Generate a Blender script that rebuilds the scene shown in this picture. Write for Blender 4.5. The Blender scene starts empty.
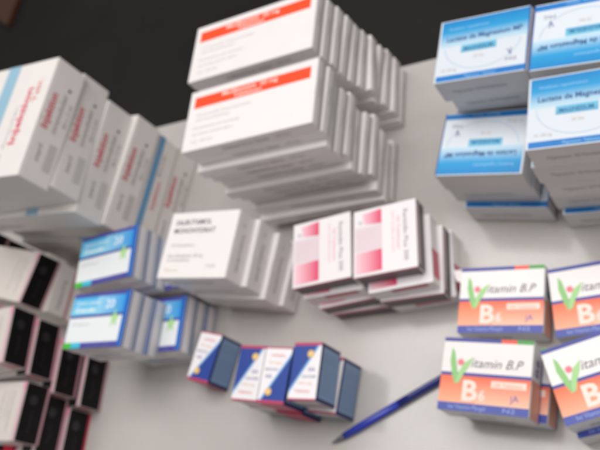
import bpy, bmesh, math, random
from mathutils import Vector, Matrix
random.seed(11)
S = 0.75                      # metres per layout unit (camera height above the table = 1 unit)
scene = bpy.context.scene
COL = scene.collection
PI = math.pi

# ------------------------------------------------------------------ colour / materials
def lin(c):
    return c/12.92 if c <= 0.04045 else ((c+0.055)/1.055)**2.4
def rgb(r, g, b):
    return (lin(r/255), lin(g/255), lin(b/255), 1.0)

WHITE = rgb(236, 231, 230)
MATS = {}
def card(name, col, rough=0.45, var=0.05, spec=0.4):
    """coated cardboard: slight mottling, scuffs and a faint relief"""
    m = bpy.data.materials.new(name); m.use_nodes = True
    n = m.node_tree.nodes; l = m.node_tree.links
    b = n['Principled BSDF']; b.inputs['Roughness'].default_value = rough
    b.inputs['Specular IOR Level'].default_value = spec
    tc = n.new('ShaderNodeTexCoord')
    nz = n.new('ShaderNodeTexNoise'); nz.inputs['Scale'].default_value = 45; nz.inputs['Detail'].default_value = 4
    l.new(tc.outputs['Object'], nz.inputs['Vector'])
    mr = n.new('ShaderNodeMapRange'); mr.inputs['To Min'].default_value = 1-var; mr.inputs['To Max'].default_value = 1+var*0.4
    l.new(nz.outputs['Fac'], mr.inputs['Value'])
    mx = n.new('ShaderNodeVectorMath'); mx.operation = 'SCALE'
    if col is None:
        at = n.new('ShaderNodeVertexColor'); at.layer_name = 'Col'
        l.new(at.outputs['Color'], mx.inputs[0])
    else:
        mx.inputs[0].default_value = col[:3]
    oi = n.new('ShaderNodeObjectInfo')
    m2 = n.new('ShaderNodeMapRange'); m2.inputs['To Min'].default_value = 0.94; m2.inputs['To Max'].default_value = 1.02
    l.new(oi.outputs['Random'], m2.inputs['Value'])
    mu = n.new('ShaderNodeMath'); mu.operation = 'MULTIPLY'
    l.new(mr.outputs[0], mu.inputs[0]); l.new(m2.outputs[0], mu.inputs[1])
    l.new(mu.outputs[0], mx.inputs['Scale'])
    l.new(mx.outputs[0], b.inputs['Base Color'])
    bp = n.new('ShaderNodeBump'); bp.inputs['Strength'].default_value = 0.3; bp.inputs['Distance'].default_value = 0.0006
    nb = n.new('ShaderNodeTexNoise'); nb.inputs['Scale'].default_value = 30; nb.inputs['Detail'].default_value = 2
    l.new(tc.outputs['Object'], nb.inputs['Vector'])
    l.new(nb.outputs['Fac'], bp.inputs['Height']); l.new(bp.outputs[0], b.inputs['Normal'])
    MATS[name] = m
    return m
M_WHITE = card('white_card', WHITE)
M_WARM = card('warm_white_card', rgb(232, 227, 223), 0.5)
M_GREY = card('grey_white_card', rgb(216, 215, 216), 0.4)
M_BLACK = card('black_card', rgb(12, 11, 12), 0.5, 0.05, 0.2)
M_DARK = card('charcoal_card', rgb(104, 96, 98), 0.45)
M_SLATE = card('slate_card', rgb(92, 112, 136), 0.4)
M_NAVY = card('navy_card', rgb(30, 38, 92), 0.4)
M_INK = card('printed_ink', None, 0.38, 0.04)

def simple(name, col, rough=0.4, metal=0.0, trans=0.0):
    m = bpy.data.materials.new(name); m.use_nodes = True
    b = m.node_tree.nodes['Principled BSDF']
    b.inputs['Base Color'].default_value = col; b.inputs['Roughness'].default_value = rough
    b.inputs['Metallic'].default_value = metal; b.inputs['Transmission Weight'].default_value = trans
    n = m.node_tree.nodes; l = m.node_tree.links
    nz = n.new('ShaderNodeTexNoise'); nz.inputs['Scale'].default_value = 60
    mr = n.new('ShaderNodeMapRange'); mr.inputs['To Min'].default_value = max(rough-0.06, 0); mr.inputs['To Max'].default_value = rough+0.08
    l.new(nz.outputs['Fac'], mr.inputs['Value']); l.new(mr.outputs[0], b.inputs['Roughness'])
    return m

# ------------------------------------------------------------------ text glyph cache
_txt = {}
def glyphs(text, shear=0.0, bold=0.0):
    """list of triangles/polys (2D) of a text of height ~1, plus its width"""
    key = (text, shear, bold)
    if key in _txt: return _txt[key]
    c = bpy.data.curves.new('t', 'FONT'); c.body = text; c.size = 1.0; c.shear = shear; c.offset = bold
    c.resolution_u = 2
    o = bpy.data.objects.new('t', c); COL.objects.link(o)
    bpy.context.view_layer.update()
    dg = bpy.context.evaluated_depsgraph_get()
    me = bpy.data.meshes.new_from_object(o.evaluated_get(dg))
    vs = [v.co.copy() for v in me.vertices]; fs = [tuple(p.vertices) for p in me.polygons]
    w = max(v.x for v in vs) if vs else 1.0
    COL.objects.unlink(o); bpy.data.objects.remove(o); bpy.data.meshes.remove(me); bpy.data.curves.remove(c)
    _txt[key] = (vs, fs, w)
    return _txt[key]

# ------------------------------------------------------------------ mesh builders
class Print:
    """ink on the faces of a carton, plus painted shade on flat-carton ends; every element is a coloured sheet a fraction of a mm proud of the card"""
    def __init__(s, w, d, t):
        s.w, s.d, s.t = w, d, t
        s.bms = {}
    def use(s, face):
        if face not in s.bms:
            b = bmesh.new(); s.bms[face] = (b, b.loops.layers.float_color.new('Col'))
        s.bm, s.cl = s.bms[face]
    def frame(s, face):
        w, d, t = s.w, s.d, s.t
        if face == 'top':   return Vector((-w/2, -d/2, t)), Vector((1,0,0)), Vector((0,1,0)), w, d
        if face == 'front': return Vector((-w/2, -d/2, 0)), Vector((1,0,0)), Vector((0,0,1)), w, t
        if face == 'back':  return Vector((w/2, d/2, 0)), Vector((-1,0,0)), Vector((0,0,1)), w, t
        if face == 'right': return Vector((w/2, -d/2, 0)), Vector((0,1,0)), Vector((0,0,1)), d, t
        if face == 'left':  return Vector((-w/2, d/2, 0)), Vector((0,-1,0)), Vector((0,0,1)), d, t
    def P(s, face, u, v, h):
        o, a, b, la, lb = s.frame(face)
        return o + a*(u*la) + b*(v*lb) + a.cross(b)*h
    def poly(s, face, pts, cols, layer=0):
        h = 0.00022 + 0.00009*layer
        s.use(face)
        if not isinstance(cols, list): cols = [cols]*len(pts)
        f = s.bm.faces.new([s.bm.verts.new(s.P(face, u, v, h)) for u, v in pts])
        for lp, c in zip(f.loops, cols): lp[s.cl] = c
    def rect(s, face, u0, v0, u1, v1, c, layer=0):
        s.poly(face, [(u0,v0),(u1,v0),(u1,v1),(u0,v1)], c, layer)
    def grad(s, face, u0, v0, u1, v1, c0, c1, axis='v', layer=0):
        cc = [c0,c0,c1,c1] if axis == 'v' else [c0,c1,c1,c0]
        s.poly(face, [(u0,v0),(u1,v0),(u1,v1),(u0,v1)], cc, layer)
    def disc(s, face, u, v, r, c, layer=1, n=14):
        _, _, _, la, lb = s.frame(face)
        s.poly(face, [(u+r/la*math.cos(2*PI*i/n), v+r/lb*math.sin(2*PI*i/n)) for i in range(n)], c, layer)
    def text(s, face, u, v, txt, size, c, rot=0, shear=0, width=None, layer=2, bold=0.0):
        """size = letter size in metres; (u,v) = left end of the base line"""
        o, a, b, la, lb = s.frame(face)
        s.use(face)
        vs, fs, w = glyphs(txt, shear, bold)
        k = size; kx = size if width is None else width/w
        cr, sr = math.cos(rot), math.sin(rot)
        h = 0.00022+0.00009*layer
        org = o + a*(u*la) + b*(v*lb) + a.cross(b)*h
        nv = []
        for p in vs:
            x, y = p.x*kx, p.y*k
            nv.append(s.bm.verts.new(org + a*(x*cr-y*sr) + b*(x*sr+y*cr)))
        for f in fs:
            try:
                g = s.bm.faces.new([nv[i] for i in f])
                for lp in g.loops: lp[s.cl] = c
            except ValueError: pass
    def arc(s, face, cu, cv, ru, rv, a0, a1, wd, c, layer=1, n=18):
        for i in range(n):
            t0 = a0+(a1-a0)*i/n; t1 = a0+(a1-a0)*(i+1)/n
            q = [(cu+r_*k*math.cos(t), cv+rr*k*math.sin(t)) for r_, rr, k, t in
                 ((ru,rv,1-wd,t0),(ru,rv,1+wd,t0),(ru,rv,1+wd,t1),(ru,rv,1-wd,t1))]
            s.poly(face, q, c, layer)
    def meshes(s, name):
        out = []
        for f, (b, _) in s.bms.items():
            me = bpy.data.meshes.new(name); b.to_mesh(me); b.free(); me.materials.append(M_INK); out.append((name, me))
        return out

def carton_mesh(w, d, t, mats, bulge=0.0006):
    """mats: dict face -> material ; folded card box with softened edges and slightly bulging panels"""
    bm = bmesh.new()
    bmesh.ops.create_cube(bm, size=1)
    for v in bm.verts: v.co = Vector((v.co.x*w, v.co.y*d, (v.co.z+0.5)*t))
    ml = []
    for m in mats.values():
        if m not in ml: ml.append(m)
    def idx(nrm):
        k = 'top' if nrm.z > .7 else 'bottom' if nrm.z < -.7 else 'right' if nrm.x > .7 else 'left' if nrm.x < -.7 else 'front' if nrm.y < -.7 else 'back'
        return ml.index(mats.get(k, mats['all']))
    for f in bm.faces: f.normal_update(); f.material_index = idx(f.normal)
    r = min(0.0011, t*0.08)
    bmesh.ops.bevel(bm, geom=bm.edges[:], offset=r, segments=2, profile=0.6, affect='EDGES', clamp_overlap=True)
    for f in bm.faces: f.smooth = False
    me = bpy.data.meshes.new('carton'); bm.to_mesh(me); bm.free()
    for m in ml: me.materials.append(m)
    return me

def flap_mesh(w, d, t, side, mat, notch=True):
    """tuck flap: a thin card tongue closing the end of the carton, with a thumb notch"""
    bm = bmesh.new()
    L = d*0.985; hh = t*0.93; th = 0.00045
    pts = [(-L/2, t*0.04), (L/2, t*0.04), (L/2, hh)]
    if notch:
        for i in range(0, 9):
            a = PI*i/8; pts.append((0.006*math.cos(a), hh-0.0035*math.sin(a)))
    pts.append((-L/2, hh))
    x0 = w/2-0.0001
    a = [bm.verts.new((x0, y, z)) for y, z in pts]; b = [bm.verts.new((x0+th, y, z)) for y, z in pts]
    bm.faces.new(a[::-1]); bm.faces.new(b)
    n = len(pts)
    for i in range(n): bm.faces.new((a[i], a[(i+1)%n], b[(i+1)%n], b[i]))
    if side < 0: bmesh.ops.rotate(bm, verts=bm.verts, matrix=Matrix.Rotation(PI, 3, 'Z'))
    bmesh.ops.recalc_face_normals(bm, faces=bm.faces)
    me = bpy.data.meshes.new('end_flap'); bm.to_mesh(me); bm.free(); me.materials.append(mat)
    return me

# ------------------------------------------------------------------ carton kinds (real size = layout * S)
GREYINK = rgb(150, 146, 150); DINK = rgb(70, 70, 78)
def lines(p, face, u0, u1, vs, c, size, words, rot=0):
    for v, wd in zip(vs, words):
        p.text(face, u0, v, wd, size, c, width=(u1-u0)*(p.frame(face)[3])*random.uniform(.75, 1))

def kind_A(variant):
    w, d, t = .2347*S, .111*S, .02327*S
    t *= 0.985
    p = Print(w, d, t); OR = rgb(250, 78, 34)
    p.rect('top', .045, .70, .955, .885, OR)
    W = rgb(250, 225, 215)
    p.text('top', .27, .805, 'Medikament  20 mg', .0075, W, width=.44*w, bold=.02)
    p.text('top', .37, .725, 'Tabletten', .0065, W, width=.22*w, bold=.02)
    g = rgb(214, 208, 211)
    for v, a, b, s_ in ((.55,.07,.52,'Wirkstoff: Natriumsalz'),(.47,.07,.36,'100 Filmtabletten'),(.34,.07,.44,'Zum Einnehmen nach Anweisung'),(.24,.07,.40,'des Arztes, trocken lagern'),(.12,.07,.25,'N3  100 Stk.')):
        p.text('top', a, v, s_, .0042, g, width=(b-a)*w)
    p.text('front', .3, .28, 'Medikament 20 mg  Tabletten', .008, rgb(172,167,168), width=.36*w)
    p.text('front', .7, .35, '100 Stk.', .005, rgb(165,160,160), width=.12*w)
    p.text('back', .3, .3, 'Medikament 20 mg  Tabletten', .007, rgb(150,146,148), width=.4*w)
    p.rect('right', 0, .04, 1, .40, rgb(186,181,177), 6)  # painted shade: grey lower band gives light-dark breaks between stacked ends
    p.text('right', .42, .52, 'Tabletten', .005, rgb(190,186,186), width=.3*d, layer=7)
    return w, d, t, dict(all=M_WHITE), p, M_WHITE
def kind_B(variant):
    w, d, t = .300*S, .2189*S, .0617*S
    t *= .99
    p = Print(w, d, t); RED = rgb(222, 92, 112); BL = rgb(150, 190, 212)
    k = 1/ .300
    p.rect('top', 1-.128*k, 0, 1-.096*k, 1, BL)
    p.text('top', 1-.040*k, .26, 'Injektion', .0165, rgb(226,92,116), rot=PI/2, width=.50*d, bold=.025)
    p.text('top', 1-.022*k, .62, 'Tabl.', .0115, rgb(232,110,96), rot=PI/2, width=.2*d)
    p.text('top', 1-.062*k, .1, '50 Ampullen', .008, rgb(200,196,200), rot=PI/2, width=.5*d)
    if variant == 0:
        p.text('right', .16, .60, 'steril', .009, GREYINK, width=.14*d, layer=7)
        p.text('right', .42, .66, 'Injektion', .0145, RED, width=.30*d, layer=7, bold=.02)
        p.text('right', .42, .36, 'intramuskulaer', .011, rgb(176,160,162), width=.34*d, layer=7)
        p.rect('right', .12, .16, .34, .40, rgb(204,199,196), 6)
        p.disc('right', .80, .36, .0022, rgb(70,66,68), 7)
        p.text('right', .5, .12, '50 x 2 ml', .008, rgb(170,166,168), width=.2*d, layer=7)
    else:
        p.rect('right', 0, .62, 1, .86, rgb(104,156,196), 6)
        p.text('right', .34, .32, 'Injektion', .012, RED, width=.26*d, layer=7)
        p.text('right', .64, .42, '50 x 2 ml', .009, rgb(160,150,152), width=.2*d, layer=7)
    p.text('front', .1, .3, 'Injektion', .014, rgb(200,192,190), width=.3*w)
    return w, d, t, dict(all=M_WARM), p, M_WARM
def kind_D(variant):
    w, d, t = .1216*S, .0983*S, .0456*S
    p = Print(w, d, t)
    B1 = rgb(10,132,200); B2 = rgb(120,196,240); PALE = rgb(198,224,238); NV = rgb(60,96,150)
    p.rect('top', .0, .0, 1, 1, rgb(218,226,234))
    p.grad('top', .02, .80, .985, .985, rgb(34,156,214), B1, layer=1)
    p.grad('top', .02, .56, .985, .80, PALE, rgb(34,156,214), layer=1)
    p.rect('top', .02, .015, .985, .10, rgb(20,122,200), 1)
    p.text('top', .34, .035, 'Magnesium  Tabletten', .0042, rgb(150,205,240), width=.34*w)
    p.text('top', .10, .83, 'Filmtabletten, magensaftresistent', .005, rgb(150,200,245), width=.46*w)
    p.text('top', .09, .645, 'Lactate de Magnesium MP', .0078, rgb(50,90,146), width=.84*w, bold=.025)
    p.grad('top', .27, .44, .66, .555, rgb(88,168,208), rgb(120,196,226), layer=2)
    p.text('top', .30, .468, 'MAGNESIUM', .0058, rgb(40,110,160), width=.32*w, layer=3, bold=.02)
    p.text('top', .42, .33, '50 Stk.', .0045, rgb(205,180,170), width=.12*w)
    p.arc('top', .50, .56, .42, .40, PI*1.02, PI*1.98, .008, rgb(170,195,225), 2)
    p.text('top', .80, .27, 'V', .011, rgb(84,84,140), width=.05*w, rot=.2, bold=.02)
    p.text('top', .77, .19, 'MG', .0052, rgb(130,120,150), width=.12*w)
    p.text('top', .07, .165, 'N2  240 mg', .0045, rgb(190,176,170), width=.17*w)
    p.rect('top', .985, 0, 1, 1, rgb(60,90,160), 2)
    pass
    p.text('front', .15, .42, 'Magnesium  50 Filmtabletten', .007, rgb(178,177,180), width=.6*w)
    p.rect('right', .05, .1, .95, .22, rgb(110,130,170), 6)
    return w, d, t, dict(all=M_GREY), p, M_GREY
def kind_E(variant):
    w, d, t = .0985*S, .106*S, .0285*S
    p = Print(w, d, t); PK = rgb(226,44,98); LP = rgb(246,205,215)
    p.rect('top', 0,0,1,1, rgb(240,234,236))
    p.rect('top', .02,.36,.46,.74, rgb(226,216,220), 1)
    for i in range(7): p.rect('top', .04, .40+.046*i, .46, .412+.046*i, rgb(238,190,204), 2)
    p.poly('top', [(.14,.93),(.18,.77),(.455,.745),(.455,.965)], [rgb(244,200,212),rgb(244,190,204),PK,PK], 3)
    p.poly('top', [(.03,.04),(.455,.05),(.455,.36),(.03,.345)], [LP,PK,PK,LP], 3)
    p.text('top', .80, .88, 'Ranitidin Plus 300', .0075, rgb(128,118,126), rot=-PI/2, width=.76*d)
    p.text('top', .70, .80, '20 Tabletten', .005, rgb(236,150,172), rot=-PI/2, width=.5*d)
    p.text('top', .62, .88, 'bei Sodbrennen', .0045, rgb(240,180,194), rot=-PI/2, width=.6*d)
    p.text('top', .08, .78, 'RX', .0065, rgb(150,120,135), width=.07*w)
    p.rect('front', 0, .84, 1, 1, rgb(214,96,120)) if variant == 0 else p.rect('front', .34, .55, .9, 1, rgb(196,120,130))
    p.rect('right', .1, .1, .5, .9, rgb(206,84,110), 6) if variant else p.rect('right', .05, .75, .95, .98, rgb(220,200,204), 6)
    mats = dict(all=M_WHITE, front=M_DARK, back=M_DARK, right=M_DARK) if variant == 0 else dict(all=M_WHITE)
    return w, d, t, mats, p, (M_DARK if variant == 0 else M_WHITE)
def kind_F(variant):
    w, d, t = .1397*S, .1142*S, .0411*S
    p = Print(w, d, t)
    p.text('top', .09, .805, 'SALBUTAMOL', .0095, rgb(104,104,112), width=.54*w, bold=.01)
    p.text('top', .09, .675, 'MONOHYDRAT', .0095, rgb(106,106,114), width=.62*w, bold=.01)
    p.text('top', .09, .47, '100 Filmtabletten', .0052, rgb(196,190,196), width=.36*w)
    p.text('top', .09, .31, 'Zum Einnehmen, 20 mg', .0055, rgb(178,172,178), width=.52*w)
    p.text('top', .09, .25, 'verschreibungspflichtig', .0045, rgb(190,184,190), width=.34*w)
    p.text('top', .09, .1, 'Pharma', .005, rgb(224,214,170), width=.2*w)
    p.text('top', .70, .15, 'N3', .006, rgb(190,186,190), width=.12*w)
    p.text('front', .12, .35, 'SALBUTAMOL MONOHYDRAT', .009, rgb(176,173,176), width=.6*w)
    p.text('right', .15, .4, 'SALBUTAMOL', .008, rgb(176,172,174), width=.55*d, layer=7)
    p.disc('right', .82, .55, .0022, rgb(210,206,206), 7)
    return w, d, t, dict(all=M_WHITE), p, M_WHITE
def kind_G(variant):
    w, d, t = .1306*S, .0946*S, .02833*.985*S
    p = Print(w, d, t); NV = rgb(76,74,160); CY = rgb(40,160,226); BL = rgb(22,100,190)
    p.rect('top', 0,0,1,1, rgb(232,236,238))
    p.rect('top', 0,.93,1,1, NV, 1)
    p.grad('top', 0,.60,.93,.93, rgb(120,210,240), rgb(70,180,232), layer=1)
    p.grad('top', .45,.60,.93,.93, rgb(150,212,240), rgb(44,150,222), axis='u', layer=2)
    p.rect('top', 0,.55,.93,.60, NV, 2)
    p.text('top', .06,.79, 'Schmerz complex', .0085, rgb(214,238,248), width=.44*w, bold=.02, layer=3)
    p.text('top', .06,.65, 'Granulat', .0095, rgb(236,246,250), width=.38*w, bold=.03, layer=3)
    p.text('top', .60,.70, '20', .016, rgb(226,240,250), width=.16*w, layer=3, bold=.02)
    p.rect('top', .12,.0,.93,.095, NV, 2)
    p.rect('top', 0,0,.14,.10, rgb(70,190,60), 3); p.rect('top', .14,0,.30,.10, rgb(70,190,220), 3)
    p.text('top', .40,.025, 'Schmerzmittel bei Erkaeltung', .0045, rgb(120,120,190), width=.42*w, layer=4)
    p.rect('top', .93,0,1,1, BL, 3)
    pts = []
    for i in range(10):
        r = (.0085 if i%2 == 0 else .0035); a = PI/2+i*PI/5
        pts.append((.80+r/w*math.cos(a), .50+r*1.5/d*math.sin(a)))
    p.poly('top', pts, rgb(176,222,150), 4)
    p.text('top', .07,.40, '20 Beutel', .006, rgb(206,206,210), width=.3*w, layer=3)
    p.rect('right', .0,.05,1,.32, rgb(186,190,200), 6); p.rect('right', .0,.88,1,.99, rgb(96,116,170), 6)
    p.rect('front', .1,.90,1,1, rgb(140,140,176))
    p.text('front', .2,.35, 'Granulat 20 Beutel', .009, rgb(150,150,160), width=.5*w)
    return w, d, t, dict(all=M_WHITE), p, M_WHITE
def kind_H(variant):
    w, d, t = .140*S, .0989*S, .0525*.985*S
    p = Print(w, d, t); PK = rgb(186,140,150)
    p.rect('top', 0,0,1,1, rgb(212,204,198), 0)
    p.rect('top', .95,.0,1,1, rgb(214,176,184), 1)
    if variant == 3: p.rect('top', .78,0,.95,1, rgb(24,21,24), 1)
    for k, (u, c) in enumerate(() if variant == 3 else ((.62,rgb(170,166,166)),(.72,rgb(190,176,178)),(.80,rgb(176,170,172)))):
        p.text('top', u, .86, ('Omeprazol 20 mg','Hartkapseln','100 Kapseln, magensaftresistent')[k], .006, c, rot=-PI/2, width=(.66,.5,.7)[k]*d)
    p.rect('top', .95,.86,1,1, rgb(224,150,170), 2)
    if variant == 1:
        p.poly('top', [(.72,.80),(.9,.80),(.93,.93),(.70,.95)], rgb(214,26,60), 3)
    p.rect('right', 0,0,1,.11, PK if variant != 2 else rgb(200,50,86), 6)
    p.disc('right', .72,.60,.0065, rgb(38,36,40), 6); p.text('right', .18,.5, 'Kapseln', .009, rgb(36,34,38), width=.35*d, layer=7)
    p.rect('front', .84,.2,1,.9, rgb(200,140,145))
    p.text('front', .55,.4, 'Omeprazol', .009, rgb(150,140,142), width=.22*w)
    p.text('left', .1,.5, 'Omeprazol 20 mg', .009, rgb(170,150,155), width=.6*d, layer=7)
    p.rect('left', .0,.1,1,.22, rgb(206,150,160), 6)
    return w, d, t, dict(all=M_WARM, right=M_BLACK), p, M_BLACK
def kind_I(variant):
    w, d, t = .0456*S, .0817*S, .056*.99*S
    p = Print(w, d, t); NV = rgb(34,66,150); RD = rgb(190,58,96); LB = rgb(120,175,225); GO = rgb(226,178,92)
    p.rect('top', 0,0,1,1, rgb(240,236,238))
    p.poly('top', [(0,.16),(.86,.95),(0,.95)], NV, 1)
    p.poly('top', [(0,.10),(.93,.95),(.86,.95),(0,.165)], LB, 2)
    p.rect('top', 0,.95,1,1, RD, 2); p.rect('top', 0,0,1,.025, RD, 2)
    p.disc('top', .64,.80,.0042, GO, 4); p.disc('top', .64,.80,.0025, rgb(240,208,140), 5)
    p.text('top', .40,.38, 'CALCIUM', .0042, rgb(150,150,178), width=.50*w, layer=3, bold=.02)
    p.text('top', .30,.27, '500 mg', .0034, rgb(226,176,130), width=.5*w, layer=3)
    p.text('top', .20,.13, 'Tabletten', .0046, rgb(226,120,120), width=.56*w, layer=3)
    p.text('top', .62,.50, 'D3', .005, rgb(90,100,160), width=.22*w, layer=3, bold=.02)
    for f in ('right', 'left'):
        p.rect(f, .06,.06,.94,.93, rgb(128,156,192), 6)
        for k in range(6): p.text(f, .12, .78-.13*k, 'Zusammensetzung je Tablette', .0032, rgb(92,118,158), width=.72*d, layer=7)
    p.rect('back', 0,0,1,1, RD); p.rect('front', 0,.90,1,1, RD); p.rect('front', .1,.15,.9,.6, rgb(176,160,164))
    return w, d, t, dict(all=M_NAVY, top=M_WHITE, front=M_GREY), p, M_NAVY
def kind_J(variant):
    w, d, t = .1160*S, .0944*S, .0437*S
    p = Print(w, d, t); NV = rgb(54,60,150); OR = rgb(248,120,70); GR = rgb(140,198,118)
    p.rect('top', 0,0,1,1, rgb(242,236,234))
    p.rect('top', 0,.945,.65,1, NV, 1); p.rect('top', .65,.945,.82,1, rgb(240,84,66), 1); p.rect('top', .82,.945,1,1, rgb(70,160,70), 1)
    p.rect('top', 0,.475,1,.52, NV, 1)
    p.grad('top', 0,.11,.42,.475, rgb(250,176,140), rgb(246,104,54), layer=1)
    p.grad('top', .42,.11,1,.475, rgb(252,196,166), rgb(244,96,50), layer=1)
    p.rect('top', 0,0,1,.11, rgb(62,76,164), 1)
    p.text('top', .12,.03, 'bei Vitamin-Mangel', .006, rgb(150,170,225), width=.42*w, layer=2)
    p.text('top', .72,.03, 'N2', .006, rgb(150,170,225), width=.14*w, layer=2)
    # leaf-shaped V
    p.poly('top', [(.10,.86),(.135,.80),(.17,.62),(.20,.46),(.17,.36),(.13,.48),(.09,.68)], GR, 4)
    p.poly('top', [(.17,.36),(.20,.52),(.26,.66),(.36,.74),(.32,.62),(.26,.50),(.22,.38)], rgb(164,212,140), 5)
    p.disc('top', .215,.66,.0032, rgb(240,120,130), 5)
    p.text('top', .33,.60, 'itamin B.P', .0125, rgb(84,80,90), shear=.3, width=.58*w, layer=3)
    p.text('top', .25,.15, 'B', .027, rgb(252,226,214), width=.19*w, layer=3, bold=.03)
    p.text('top', .45,.16, '6', .014, rgb(252,226,214), width=.07*w, layer=3, bold=.02)
    p.rect('top', .58,.34,.96,.43, rgb(250,222,208), 3)
    p.text('top', .60,.355, '100 Tabletten', .0052, rgb(230,150,120), width=.32*w, layer=4)
    p.text('top', .80,.17, 'JA', .009, rgb(90,90,170), width=.09*w, layer=3, rot=.1)
    p.rect('front', 0,.72,1,1, rgb(70,78,160)) if variant else None
    p.text('front', .2,.35, 'Vitamin B.P', .009, rgb(120,116,122), width=.4*w)
    p.rect('right', 0,.12,.5,.92, rgb(226,160,136), 6); p.rect('right', 0,.0,1,.12, NV, 6)
    p.text('right', .55,.4, 'B6', .014, NV, width=.25*d, layer=7)
    return w, d, t, dict(all=M_GREY), p, M_GREY

KINDS = dict(A=kind_A, B=kind_B, D=kind_D, E=kind_E, F=kind_F, G=kind_G, H=kind_H, I=kind_I, J=kind_J)
NAMES = dict(A='flat_carton', B='ampoule_carton', D='tablet_carton', E='pill_carton', F='medicine_carton', G='sachet_carton', H='capsule_carton', I='supplement_carton', J='vitamin_carton')
PROTO = {}
def proto(kind, variant):
    k = (kind, variant)
    if k not in PROTO:
        w, d, t, mats, p, fm = KINDS[kind](variant)
        PROTO[k] = dict(t=t, parts=[('carton', carton_mesh(w, d, t, mats)), *p.meshes('printed_label'),
                   ('end_flap', flap_mesh(w, d, t, 1, fm)), ('end_flap', flap_mesh(w, d, t, -1, mats.get('left', mats['all'])))])
    return PROTO[k]

def add_box(kind, variant, x, y, ztop, yaw_deg, label, group, tilt=(0,0), cat='medicine box', flip=False):
    pr = proto(kind, variant)
    root = bpy.data.objects.new(NAMES[kind], None); COL.objects.link(root)
    root.empty_display_size = .02
    root.location = (x*S, y*S, ztop*S-pr['t'])
    root.rotation_euler = (tilt[0], tilt[1], math.radians(yaw_deg) + (PI if flip else 0))
    root['label'] = label; root['category'] = cat; root['group'] = group
    for n, me in pr['parts']:
        o = bpy.data.objects.new(n, me); COL.objects.link(o); o.parent = root
    return root

ORD = ['top', 'second', 'third', 'fourth', 'fifth', 'sixth', 'seventh', 'eighth', 'ninth', 'tenth', 'eleventh']
def ordlab(i, n):
    return 'topmost' if i == 0 else ('bottom' if i == n-1 else ORD[i]+' from top')
def stack(kind, x, y, yaw, ztop, n, desc, where, group, offs=None, yaws=None, jit=.0015, yj=.8, variants=None, flips=None, tilts=None):
    pitch = ztop/n
    for i in range(n):
        ox, oy = (offs or {}).get(i, (0, 0))
        if i and i not in (offs or {}):
            ox, oy = random.uniform(-jit, jit), random.uniform(-jit, jit)
        yw = yaw + ((yaws or {}).get(i, random.uniform(-yj, yj) if i else 0))
        lab = '%s, %s of %s' % (desc, ordlab(i, n), where)
        assert 4 <= len(lab.split()) <= 16, (len(lab.split()), lab)
        add_box(kind, (variants or {}).get(i, 0), x+ox, y+oy, ztop-pitch*i, yw, lab, group, flip=(flips or {}).get(i, False), tilt=(tilts or {}).get(i, (0,0)))

# ------------------------------------------------------------------ the piles
gA = 'flat white cartons with an orange band'
stack('A', -.7265, .6475, 8.3, .256, 11, 'flat white orange-banded carton', 'the rear tall stack', gA,
      offs={1:(.004,-.001), 2:(.008,.001), 3:(.011,.003), 4:(.014,.001), 5:(.017,.003), 6:(.024,.004), 7:(.022,.012), 8:(.026,.014), 9:(.032,.010), 10:(.033,.008)},
      yaws={3:-1.2, 5:1.0, 6:4.0, 7:-2.6, 9:1.4})
stack('A', -.6927, .5172, 8.5, .256, 11, 'flat white orange-banded carton', 'the front tall stack', gA,
      offs={1:(.0035,.001), 2:(-.001,-.0105), 3:(.001,-.006), 4:(.003,-.001), 5:(.003,-.0135), 6:(.008,-.007), 7:(.011,.000), 8:(.013,-.012), 9:(.014,-.0215), 10:(.012,-.008)},
      yaws={3:-.8, 8:-1.2, 9:.6})
gB = 'large white cartons with red lettering'
stack('B', -1.1681, .4617, 2.6, .3705, 6, 'large white carton with red lettering', 'the far-left pile', gB,
      offs={1:(-.004,.002), 2:(-.003,-.008), 3:(.005,.003), 4:(.002,-.003), 5:(-.002,.002)},
      variants={4:1}, yaws={1:3.0, 2:.5, 3:-2.0})
gD = 'blue and white tablet boxes'
dD = 'blue and white magnesium box'
stack('D', -.3488, .5900, 2.8, .230, 5, dD, 'the back-left blue stack', gD, offs={1:(.002,.010), 2:(-.004,.012), 3:(.004,.012), 4:(.0,.012)})
stack('D', -.3658, .4980, -.7, .138, 3, dD, 'the shorter front-left blue stack', gD, offs={1:(.0,.004), 2:(.011,-.007)}, flips={0:True})
stack('D', -.2233, .5920, 2.0, .230, 5, dD, 'the back-right blue stack', gD, flips={0:True})
stack('D', -.2148, .4836, 4.2, .230, 5, dD, 'the front-right blue stack', gD, offs={1:(-.006,.001), 2:(-.004,.004), 3:(-.008,.008), 4:(-.002,.001)})
gE = 'white and pink pill boxes'
dE = 'thin white and pink pill box'
stack('E', -.6005, .3447, 13.8, .114, 4, dE, 'the left pink stack', gE, offs={1:(.006,-.007), 2:(.016,-.011), 3:(.026,-.012)}, variants={1:1}, yaws={1:-1.2, 3:-2})
stack('E', -.4990, .3650, 12.7, .114, 4, dE, 'the right pink stack', gE, offs={1:(.012,-.012), 2:(.020,-.016), 3:(.024,-.013)}, variants={1:1, 3:1}, yaws={1:.6, 2:-1.5})
gF = 'white cartons with grey lettering'
stack('F', -.7987, .3301, 2.7, .166, 4, 'white carton with grey lettering', 'the pile left of the pink boxes', gF,
      offs={1:(.010,.001), 2:(.020,-.003), 3:(.029,.002)}, yaws={2:-1.5, 3:-3})
gG = 'blue and white sachet boxes'
dG = 'blue and white sachet box'
stack('G', -.993, .302, 12.9, .170, 6, dG, 'the rear small stack beside white cartons', gG, offs={1:(-.001,.001), 2:(-.001,.001), 3:(.050,.016), 4:(.049,.016), 5:(.050,.015)}, yaws={1:.3, 2:.1})
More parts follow.
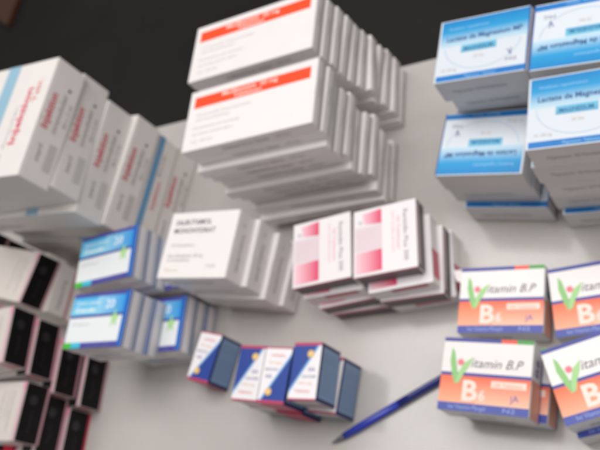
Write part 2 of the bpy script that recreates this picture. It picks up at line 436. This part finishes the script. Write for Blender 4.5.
stack('G', -.966, .1918, 7.6, .170, 6, dG, 'the front small stack beside black boxes', gG, offs={1:(-.001,.001), 2:(.001,.002), 3:(.043,.019), 4:(.041,.021), 5:(.043,.021)}, yaws={3:2, 4:1, 5:2})
gH = 'capsule boxes with black ends'
dH = 'white capsule box with black end'
# right edges are placed; the boxes run out of the frame on the left
def hx(cx): return cx - (.140-.0802)/2
stack('H', hx(-1.418), .308, 1.0, .1575, 3, dH, 'the stack cut by left edge', gH)
stack('H', hx(-1.235), .2670, -5.0, .1575, 3, dH, 'the rear black-ended stack', gH, offs={1:(.006,-.010), 2:(.014,-.008)}, flips={1:True, 2:True}, yaws={1:9, 2:6})
stack('H', hx(-1.1612), .1269, 13.5, .210, 4, dH, 'the middle black-ended stack', gH, offs={1:(.007,-.005), 2:(.020,-.022), 3:(.036,-.031)}, yaws={1:-1, 2:-2, 3:-3}, variants={1:3, 2:3, 3:3})
stack('H', hx(-1.1322), .0168, 8.4, .1575, 3, dH, 'the front black-ended stack', gH, offs={1:(-.006,-.012), 2:(.004,-.024)}, yaws={1:1, 2:1}, variants={1:3, 2:2})
stack('H', hx(-1.166), -.079, 8.0, .105, 2, dH, 'the low corner stack', gH, variants={0:1})
gI = 'navy and white supplement boxes'
def one(kind, v, x, y, z, yaw, lab, g, flip=False, **k):
    assert 4 <= len(lab.split()) <= 16, lab
    return add_box(kind, v, x, y, z, yaw, lab, g, flip=flip, **k)
one('I', 0, -.8185, .1750, .056, -3.4, 'navy and white supplement box standing apart at left end of its row', gI, True)
one('I', 0, -.6787, .1494, .112, 3.7, 'raised navy-white supplement box, left of the middle pair', gI)
one('I', 0, -.6320, .1515, .112, 3.7, 'raised navy-white supplement box, right of the middle pair', gI, True)
one('I', 0, -.5832, .1628, .112, 5.9, 'raised navy-white supplement box nearest the pen', gI)
one('I', 0, -.6860, .1500, .056, 5.0, 'lower navy-white box carrying the left of the middle pair', gI)
one('I', 0, -.6330, .1490, .056, 2.0, 'lower navy-white box carrying the right of the middle pair', gI, True)
one('I', 0, -.5786, .1575, .056, 2.9, 'lower navy-white box under the raised one beside the pen', gI)
gJ = 'orange and white vitamin boxes'
one('J', 0, -.3436, .3062, .044, 4.9, 'orange and white vitamin box lying directly on table, back left of group', gJ)
one('J', 0, -.3339, .1907, .088, 2.4, 'orange and white vitamin box on top, front left of group', gJ)
one('J', 0, -.3230, .1950, .044, 1.5, 'orange and white vitamin box underneath the front-left top one', gJ)
one('J', 0, -.2183, .3177, .044, 13.1, 'orange and white vitamin box lying on table, back right of group', gJ)
one('J', 0, -.1971, .2097, .088, 25.0, 'strongly turned orange and white vitamin box on top at frame edge', gJ)
one('J', 0, -.1900, .2030, .044, 23.0, 'vitamin box hidden under the strongly turned top one', gJ)

# the end tab of the back-left vitamin box stands open
bj = [o for o in COL.objects if o.get('label','').startswith('orange and white vitamin box lying directly')][0]
bm = bmesh.new(); wj, dj, tj = .1160*S, .0944*S, .0437*S
q = [Vector((-wj/2, dj/2-.001, tj-.0006)), Vector((-wj/2, dj/2-.016, tj-.0006)), Vector((-wj/2-.0055, dj/2-.013, tj+.0006)), Vector((-wj/2-.0085, dj/2-.002, tj+.001))]
va = [bm.verts.new(v) for v in q]; vb = [bm.verts.new(v-Vector((0,0,.0005))) for v in q]
bm.faces.new(va); bm.faces.new(vb[::-1])
for i in range(4): bm.faces.new((va[i], va[(i+1)%4], vb[(i+1)%4], vb[i]))
bmesh.ops.recalc_face_normals(bm, faces=bm.faces)
me = bpy.data.meshes.new('open_tab'); bm.to_mesh(me); bm.free(); me.materials.append(M_WHITE)
o = bpy.data.objects.new('open_tab', me); COL.objects.link(o); o.parent = bj
# ------------------------------------------------------------------ pen
def lathe(profile, name, mat, seg=20):
    bm = bmesh.new(); rings = []
    for s_, r in profile:
        rings.append([bm.verts.new((s_, r*math.cos(2*PI*i/seg), r*math.sin(2*PI*i/seg))) for i in range(seg)])
    for a, b in zip(rings, rings[1:]):
        for i in range(seg): bm.faces.new((a[i], a[(i+1)%seg], b[(i+1)%seg], b[i]))
    bm.faces.new(rings[0][::-1]); bm.faces.new(rings[-1])
    for f in bm.faces: f.smooth = True
    bmesh.ops.recalc_face_normals(bm, faces=bm.faces)
    me = bpy.data.meshes.new(name); bm.to_mesh(me); bm.free(); me.materials.append(mat)
    return bpy.data.objects.new(name, me)
pen = bpy.data.objects.new('pen', None); COL.objects.link(pen)
a = Vector((-.5715, .0872, 0))*S; b = Vector((-.4120, .2066, 0))*S
L = (b-a).length
pen.location = (a.x, a.y, .0044); pen.rotation_euler = (0, 0, math.atan2(b.y-a.y, b.x-a.x))
pen['label'] = 'slim dark blue ballpoint pen lying on the pale table'; pen['category'] = 'pen'
blue = simple('pen_blue_plastic', rgb(40, 56, 164), .25)
navy = simple('pen_navy_plastic', rgb(30, 38, 118), .3)
clear = simple('pen_tip_plastic', rgb(120, 120, 130), .2, 0, .5)
metal = simple('pen_metal', rgb(180, 180, 184), .3, 1)
for o in (lathe([(.010,.0036),(.028,.0043),(L*.55,.0043),(L*.551,.0040)], 'barrel', blue),
          lathe([(L*.552,.0044),(L*.9,.0042),(L*.975,.0040),(L*.985,.0030)], 'cap', navy),
          lathe([(-.007,.0006),(-.002,.0014),(.004,.0025),(.010,.0033)], 'tip', clear),
          lathe([(L*.985,.0016),(L,.0015),(L*1.002,.0010)], 'push_button', metal)):
    COL.objects.link(o); o.parent = pen
bm = bmesh.new(); bmesh.ops.create_cube(bm, size=1)
for v in bm.verts: v.co = Vector((L*.78+v.co.x*.040, v.co.y*.0022, v.co.z*.0009+.0052))
bmesh.ops.bevel(bm, geom=bm.edges[:], offset=.0003, segments=2, affect='EDGES')
me = bpy.data.meshes.new('clip'); bm.to_mesh(me); bm.free(); me.materials.append(navy)
o = bpy.data.objects.new('clip', me); COL.objects.link(o); o.parent = pen

# ------------------------------------------------------------------ table, floor, board
def slab(name, x0, x1, y0, y1, z0, z1, mat, bev=.002, parent=None):
    bm = bmesh.new(); bmesh.ops.create_cube(bm, size=1)
    for v in bm.verts: v.co = Vector(((x0+x1)/2+v.co.x*(x1-x0), (y0+y1)/2+v.co.y*(y1-y0), (z0+z1)/2+v.co.z*(z1-z0)))
    if bev: bmesh.ops.bevel(bm, geom=bm.edges[:], offset=bev, segments=3, affect='EDGES')
    me = bpy.data.meshes.new(name); bm.to_mesh(me); bm.free(); me.materials.append(mat)
    o = bpy.data.objects.new(name, me); COL.objects.link(o); o.parent = parent
    return o
def laminate():
    m = bpy.data.materials.new('grey_laminate'); m.use_nodes = True
    n = m.node_tree.nodes; l = m.node_tree.links; b = n['Principled BSDF']
    tc = n.new('ShaderNodeTexCoord')
    n1 = n.new('ShaderNodeTexNoise'); n1.inputs['Scale'].default_value = 3.5; n1.inputs['Detail'].default_value = 5
    n2 = n.new('ShaderNodeTexNoise'); n2.inputs['Scale'].default_value = 220; n2.inputs['Detail'].default_value = 3
    l.new(tc.outputs['Object'], n1.inputs['Vector']); l.new(tc.outputs['Object'], n2.inputs['Vector'])
    r1 = n.new('ShaderNodeValToRGB'); r1.color_ramp.elements[0].color = rgb(184,179,175); r1.color_ramp.elements[1].color = rgb(197,192,188)
    r1.color_ramp.elements[0].position = .35; r1.color_ramp.elements[1].position = .65
    l.new(n1.outputs['Fac'], r1.inputs['Fac'])
    mx = n.new('ShaderNodeMix'); mx.data_type = 'RGBA'; mx.blend_type = 'MULTIPLY'; mx.inputs[0].default_value = .12
    l.new(r1.outputs[0], mx.inputs[6]); l.new(n2.outputs['Color'], mx.inputs[7]); l.new(mx.outputs[2], b.inputs['Base Color'])
    mr = n.new('ShaderNodeMapRange'); mr.inputs['To Min'].default_value = .13; mr.inputs['To Max'].default_value = .21
    l.new(n1.outputs['Fac'], mr.inputs['Value']); l.new(mr.outputs[0], b.inputs['Roughness'])
    return m
lam = laminate()
table = bpy.data.objects.new('table', None); COL.objects.link(table)
table.location = (-.5976*S, .7453*S, -.74); table.rotation_euler = (0, 0, math.radians(7.55))
table['label'] = 'pale grey laminate table covered with stacks of medicine boxes'; table['category'] = 'table'
steel = simple('leg_steel', rgb(120,120,122), .35, .8)
slab('tabletop', -1.35, .80, -.95, 0, .712, .74, lam, .0025, table)
edge = simple('edge_band_grey', rgb(150,148,146), .45)
slab('edge_band', -1.35, .80, .0, .0015, .7145, .7365, edge, 0, table)
for lx in (-1.28, .73):
    for ly in (-.88, -.07):
        slab('leg', lx-.02, lx+.02, ly-.02, ly+.02, 0, .7118, steel, .003, table)
def floor_mat():
    m = bpy.data.materials.new('dark_carpet'); m.use_nodes = True
    n = m.node_tree.nodes; l = m.node_tree.links; b = n['Principled BSDF']; b.inputs['Roughness'].default_value = .9
    tc = n.new('ShaderNodeTexCoord')
    n1 = n.new('ShaderNodeTexNoise'); n1.inputs['Scale'].default_value = 1.3; n1.inputs['Detail'].default_value = 3
    n2 = n.new('ShaderNodeTexNoise'); n2.inputs['Scale'].default_value = 300
    l.new(tc.outputs['Object'], n1.inputs['Vector']); l.new(tc.outputs['Object'], n2.inputs['Vector'])
    r1 = n.new('ShaderNodeValToRGB'); r1.color_ramp.elements[0].color = rgb(24,18,18); r1.color_ramp.elements[1].color = rgb(34,31,30)
    r1.color_ramp.elements[0].position = .4; r1.color_ramp.elements[1].position = .6
    l.new(n1.outputs['Fac'], r1.inputs['Fac']); l.new(r1.outputs[0], b.inputs['Base Color'])
    bp = n.new('ShaderNodeBump'); bp.inputs['Strength'].default_value = .5; bp.inputs['Distance'].default_value = .002
    l.new(n2.outputs['Fac'], bp.inputs['Height']); l.new(bp.outputs[0], b.inputs['Normal'])
    return m
fl = slab('floor', -9, 7, -6, 9, -.80, -.74, floor_mat(), 0); fl['kind'] = 'structure'
# brown board on the floor, seen in the corner
def board_mat():
    m = bpy.data.materials.new('brown_wood'); m.use_nodes = True
    n = m.node_tree.nodes; l = m.node_tree.links; b = n['Principled BSDF']; b.inputs['Roughness'].default_value = .5
    tc = n.new('ShaderNodeTexCoord'); mp = n.new('ShaderNodeMapping'); mp.inputs['Scale'].default_value = (3, 40, 40)
    nz = n.new('ShaderNodeTexNoise'); nz.inputs['Scale'].default_value = 2; nz.inputs['Detail'].default_value = 6
    l.new(tc.outputs['Object'], mp.inputs[0]); l.new(mp.outputs[0], nz.inputs['Vector'])
    r1 = n.new('ShaderNodeValToRGB'); r1.color_ramp.elements[0].color = rgb(62,34,18); r1.color_ramp.elements[1].color = rgb(92,52,26)
    l.new(nz.outputs['Fac'], r1.inputs['Fac']); l.new(r1.outputs[0], b.inputs['Base Color'])
    return m
c0 = Vector((-3.798*S, 2.100*S, -.7395)); pr_ = Vector((-3.805*S, 2.3136*S, -.7395)); pl_ = Vector((-3.974*S, 2.188*S, -.7395))
e1 = (pr_-c0).normalized()*.6; e2 = (pl_-c0).normalized()*.9
bm = bmesh.new(); q = [c0, c0+e1, c0+e1+e2, c0+e2]
lo = [bm.verts.new(v) for v in q]; hi = [bm.verts.new(v+Vector((0,0,.022))) for v in q]
bm.faces.new(lo); bm.faces.new(hi[::-1])
for i in range(4): bm.faces.new((lo[i], lo[(i+1)%4], hi[(i+1)%4], hi[i]))
bmesh.ops.recalc_face_normals(bm, faces=bm.faces)
bmesh.ops.bevel(bm, geom=bm.edges[:], offset=.004, segments=2, affect='EDGES')
me = bpy.data.meshes.new('board'); bm.to_mesh(me); bm.free(); me.materials.append(board_mat())
o = bpy.data.objects.new('wooden_board', me); COL.objects.link(o)
o['label'] = 'brown wooden board on the dark floor beyond the table'; o['category'] = 'board'

# ------------------------------------------------------------------ camera
cam = bpy.data.cameras.new('camera'); co = bpy.data.objects.new('camera', cam); COL.objects.link(co)
Mw = [[0.8295770741323927, 0.222909652154411, -0.5119698868589229],
      [0.0, -0.9168642810675688, -0.39919906074845707],
      [-0.558392226014957, 0.3311663888121043, -0.7606095876645333]]   # world -> (right, down, forward)
right = Vector(Mw[0]); down = Vector(Mw[1]); fwd = Vector(Mw[2])
R = Matrix((right, -down, -fwd)).transposed()
co.matrix_world = Matrix.Translation((0, 0, S)) @ R.to_4x4()
cam.sensor_width = 36; cam.lens = 750.43/600*36; cam.clip_start = .02; cam.clip_end = 60
cam.dof.use_dof = True; cam.dof.focus_distance = .36; cam.dof.aperture_fstop = 12.5
scene.camera = co

# ------------------------------------------------------------------ light
wd = bpy.data.worlds.new('World'); scene.world = wd; wd.use_nodes = True
bg = wd.node_tree.nodes['Background']; bg.inputs[0].default_value = (1.0, .98, .965, 1); bg.inputs[1].default_value = .28
def area(name, loc, target, sx, sy, power, col):
    l = bpy.data.lights.new(name, 'AREA'); l.shape = 'RECTANGLE'; l.size = sx; l.size_y = sy; l.energy = power; l.color = col
    o = bpy.data.objects.new(name, l); COL.objects.link(o); o.location = loc
    o.rotation_euler = (Vector(target)-Vector(loc)).to_track_quat('-Z', 'Y').to_euler()
    return o
area('ceiling_lamp', (-.6, .95, 2.8), (-.5, .3, 0), 2.8, 1.3, 65, (1, .978, .958))
area('ceiling_lamp', (.9, .3, 2.6), (-.4, .2, 0), .6, 1.6, 20, (1, .98, .965))

scene.render.engine = 'CYCLES'
scene.view_settings.view_transform = 'Standard'; scene.view_settings.look = 'None'
scene.view_settings.gamma = 1; scene.view_settings.exposure = 0
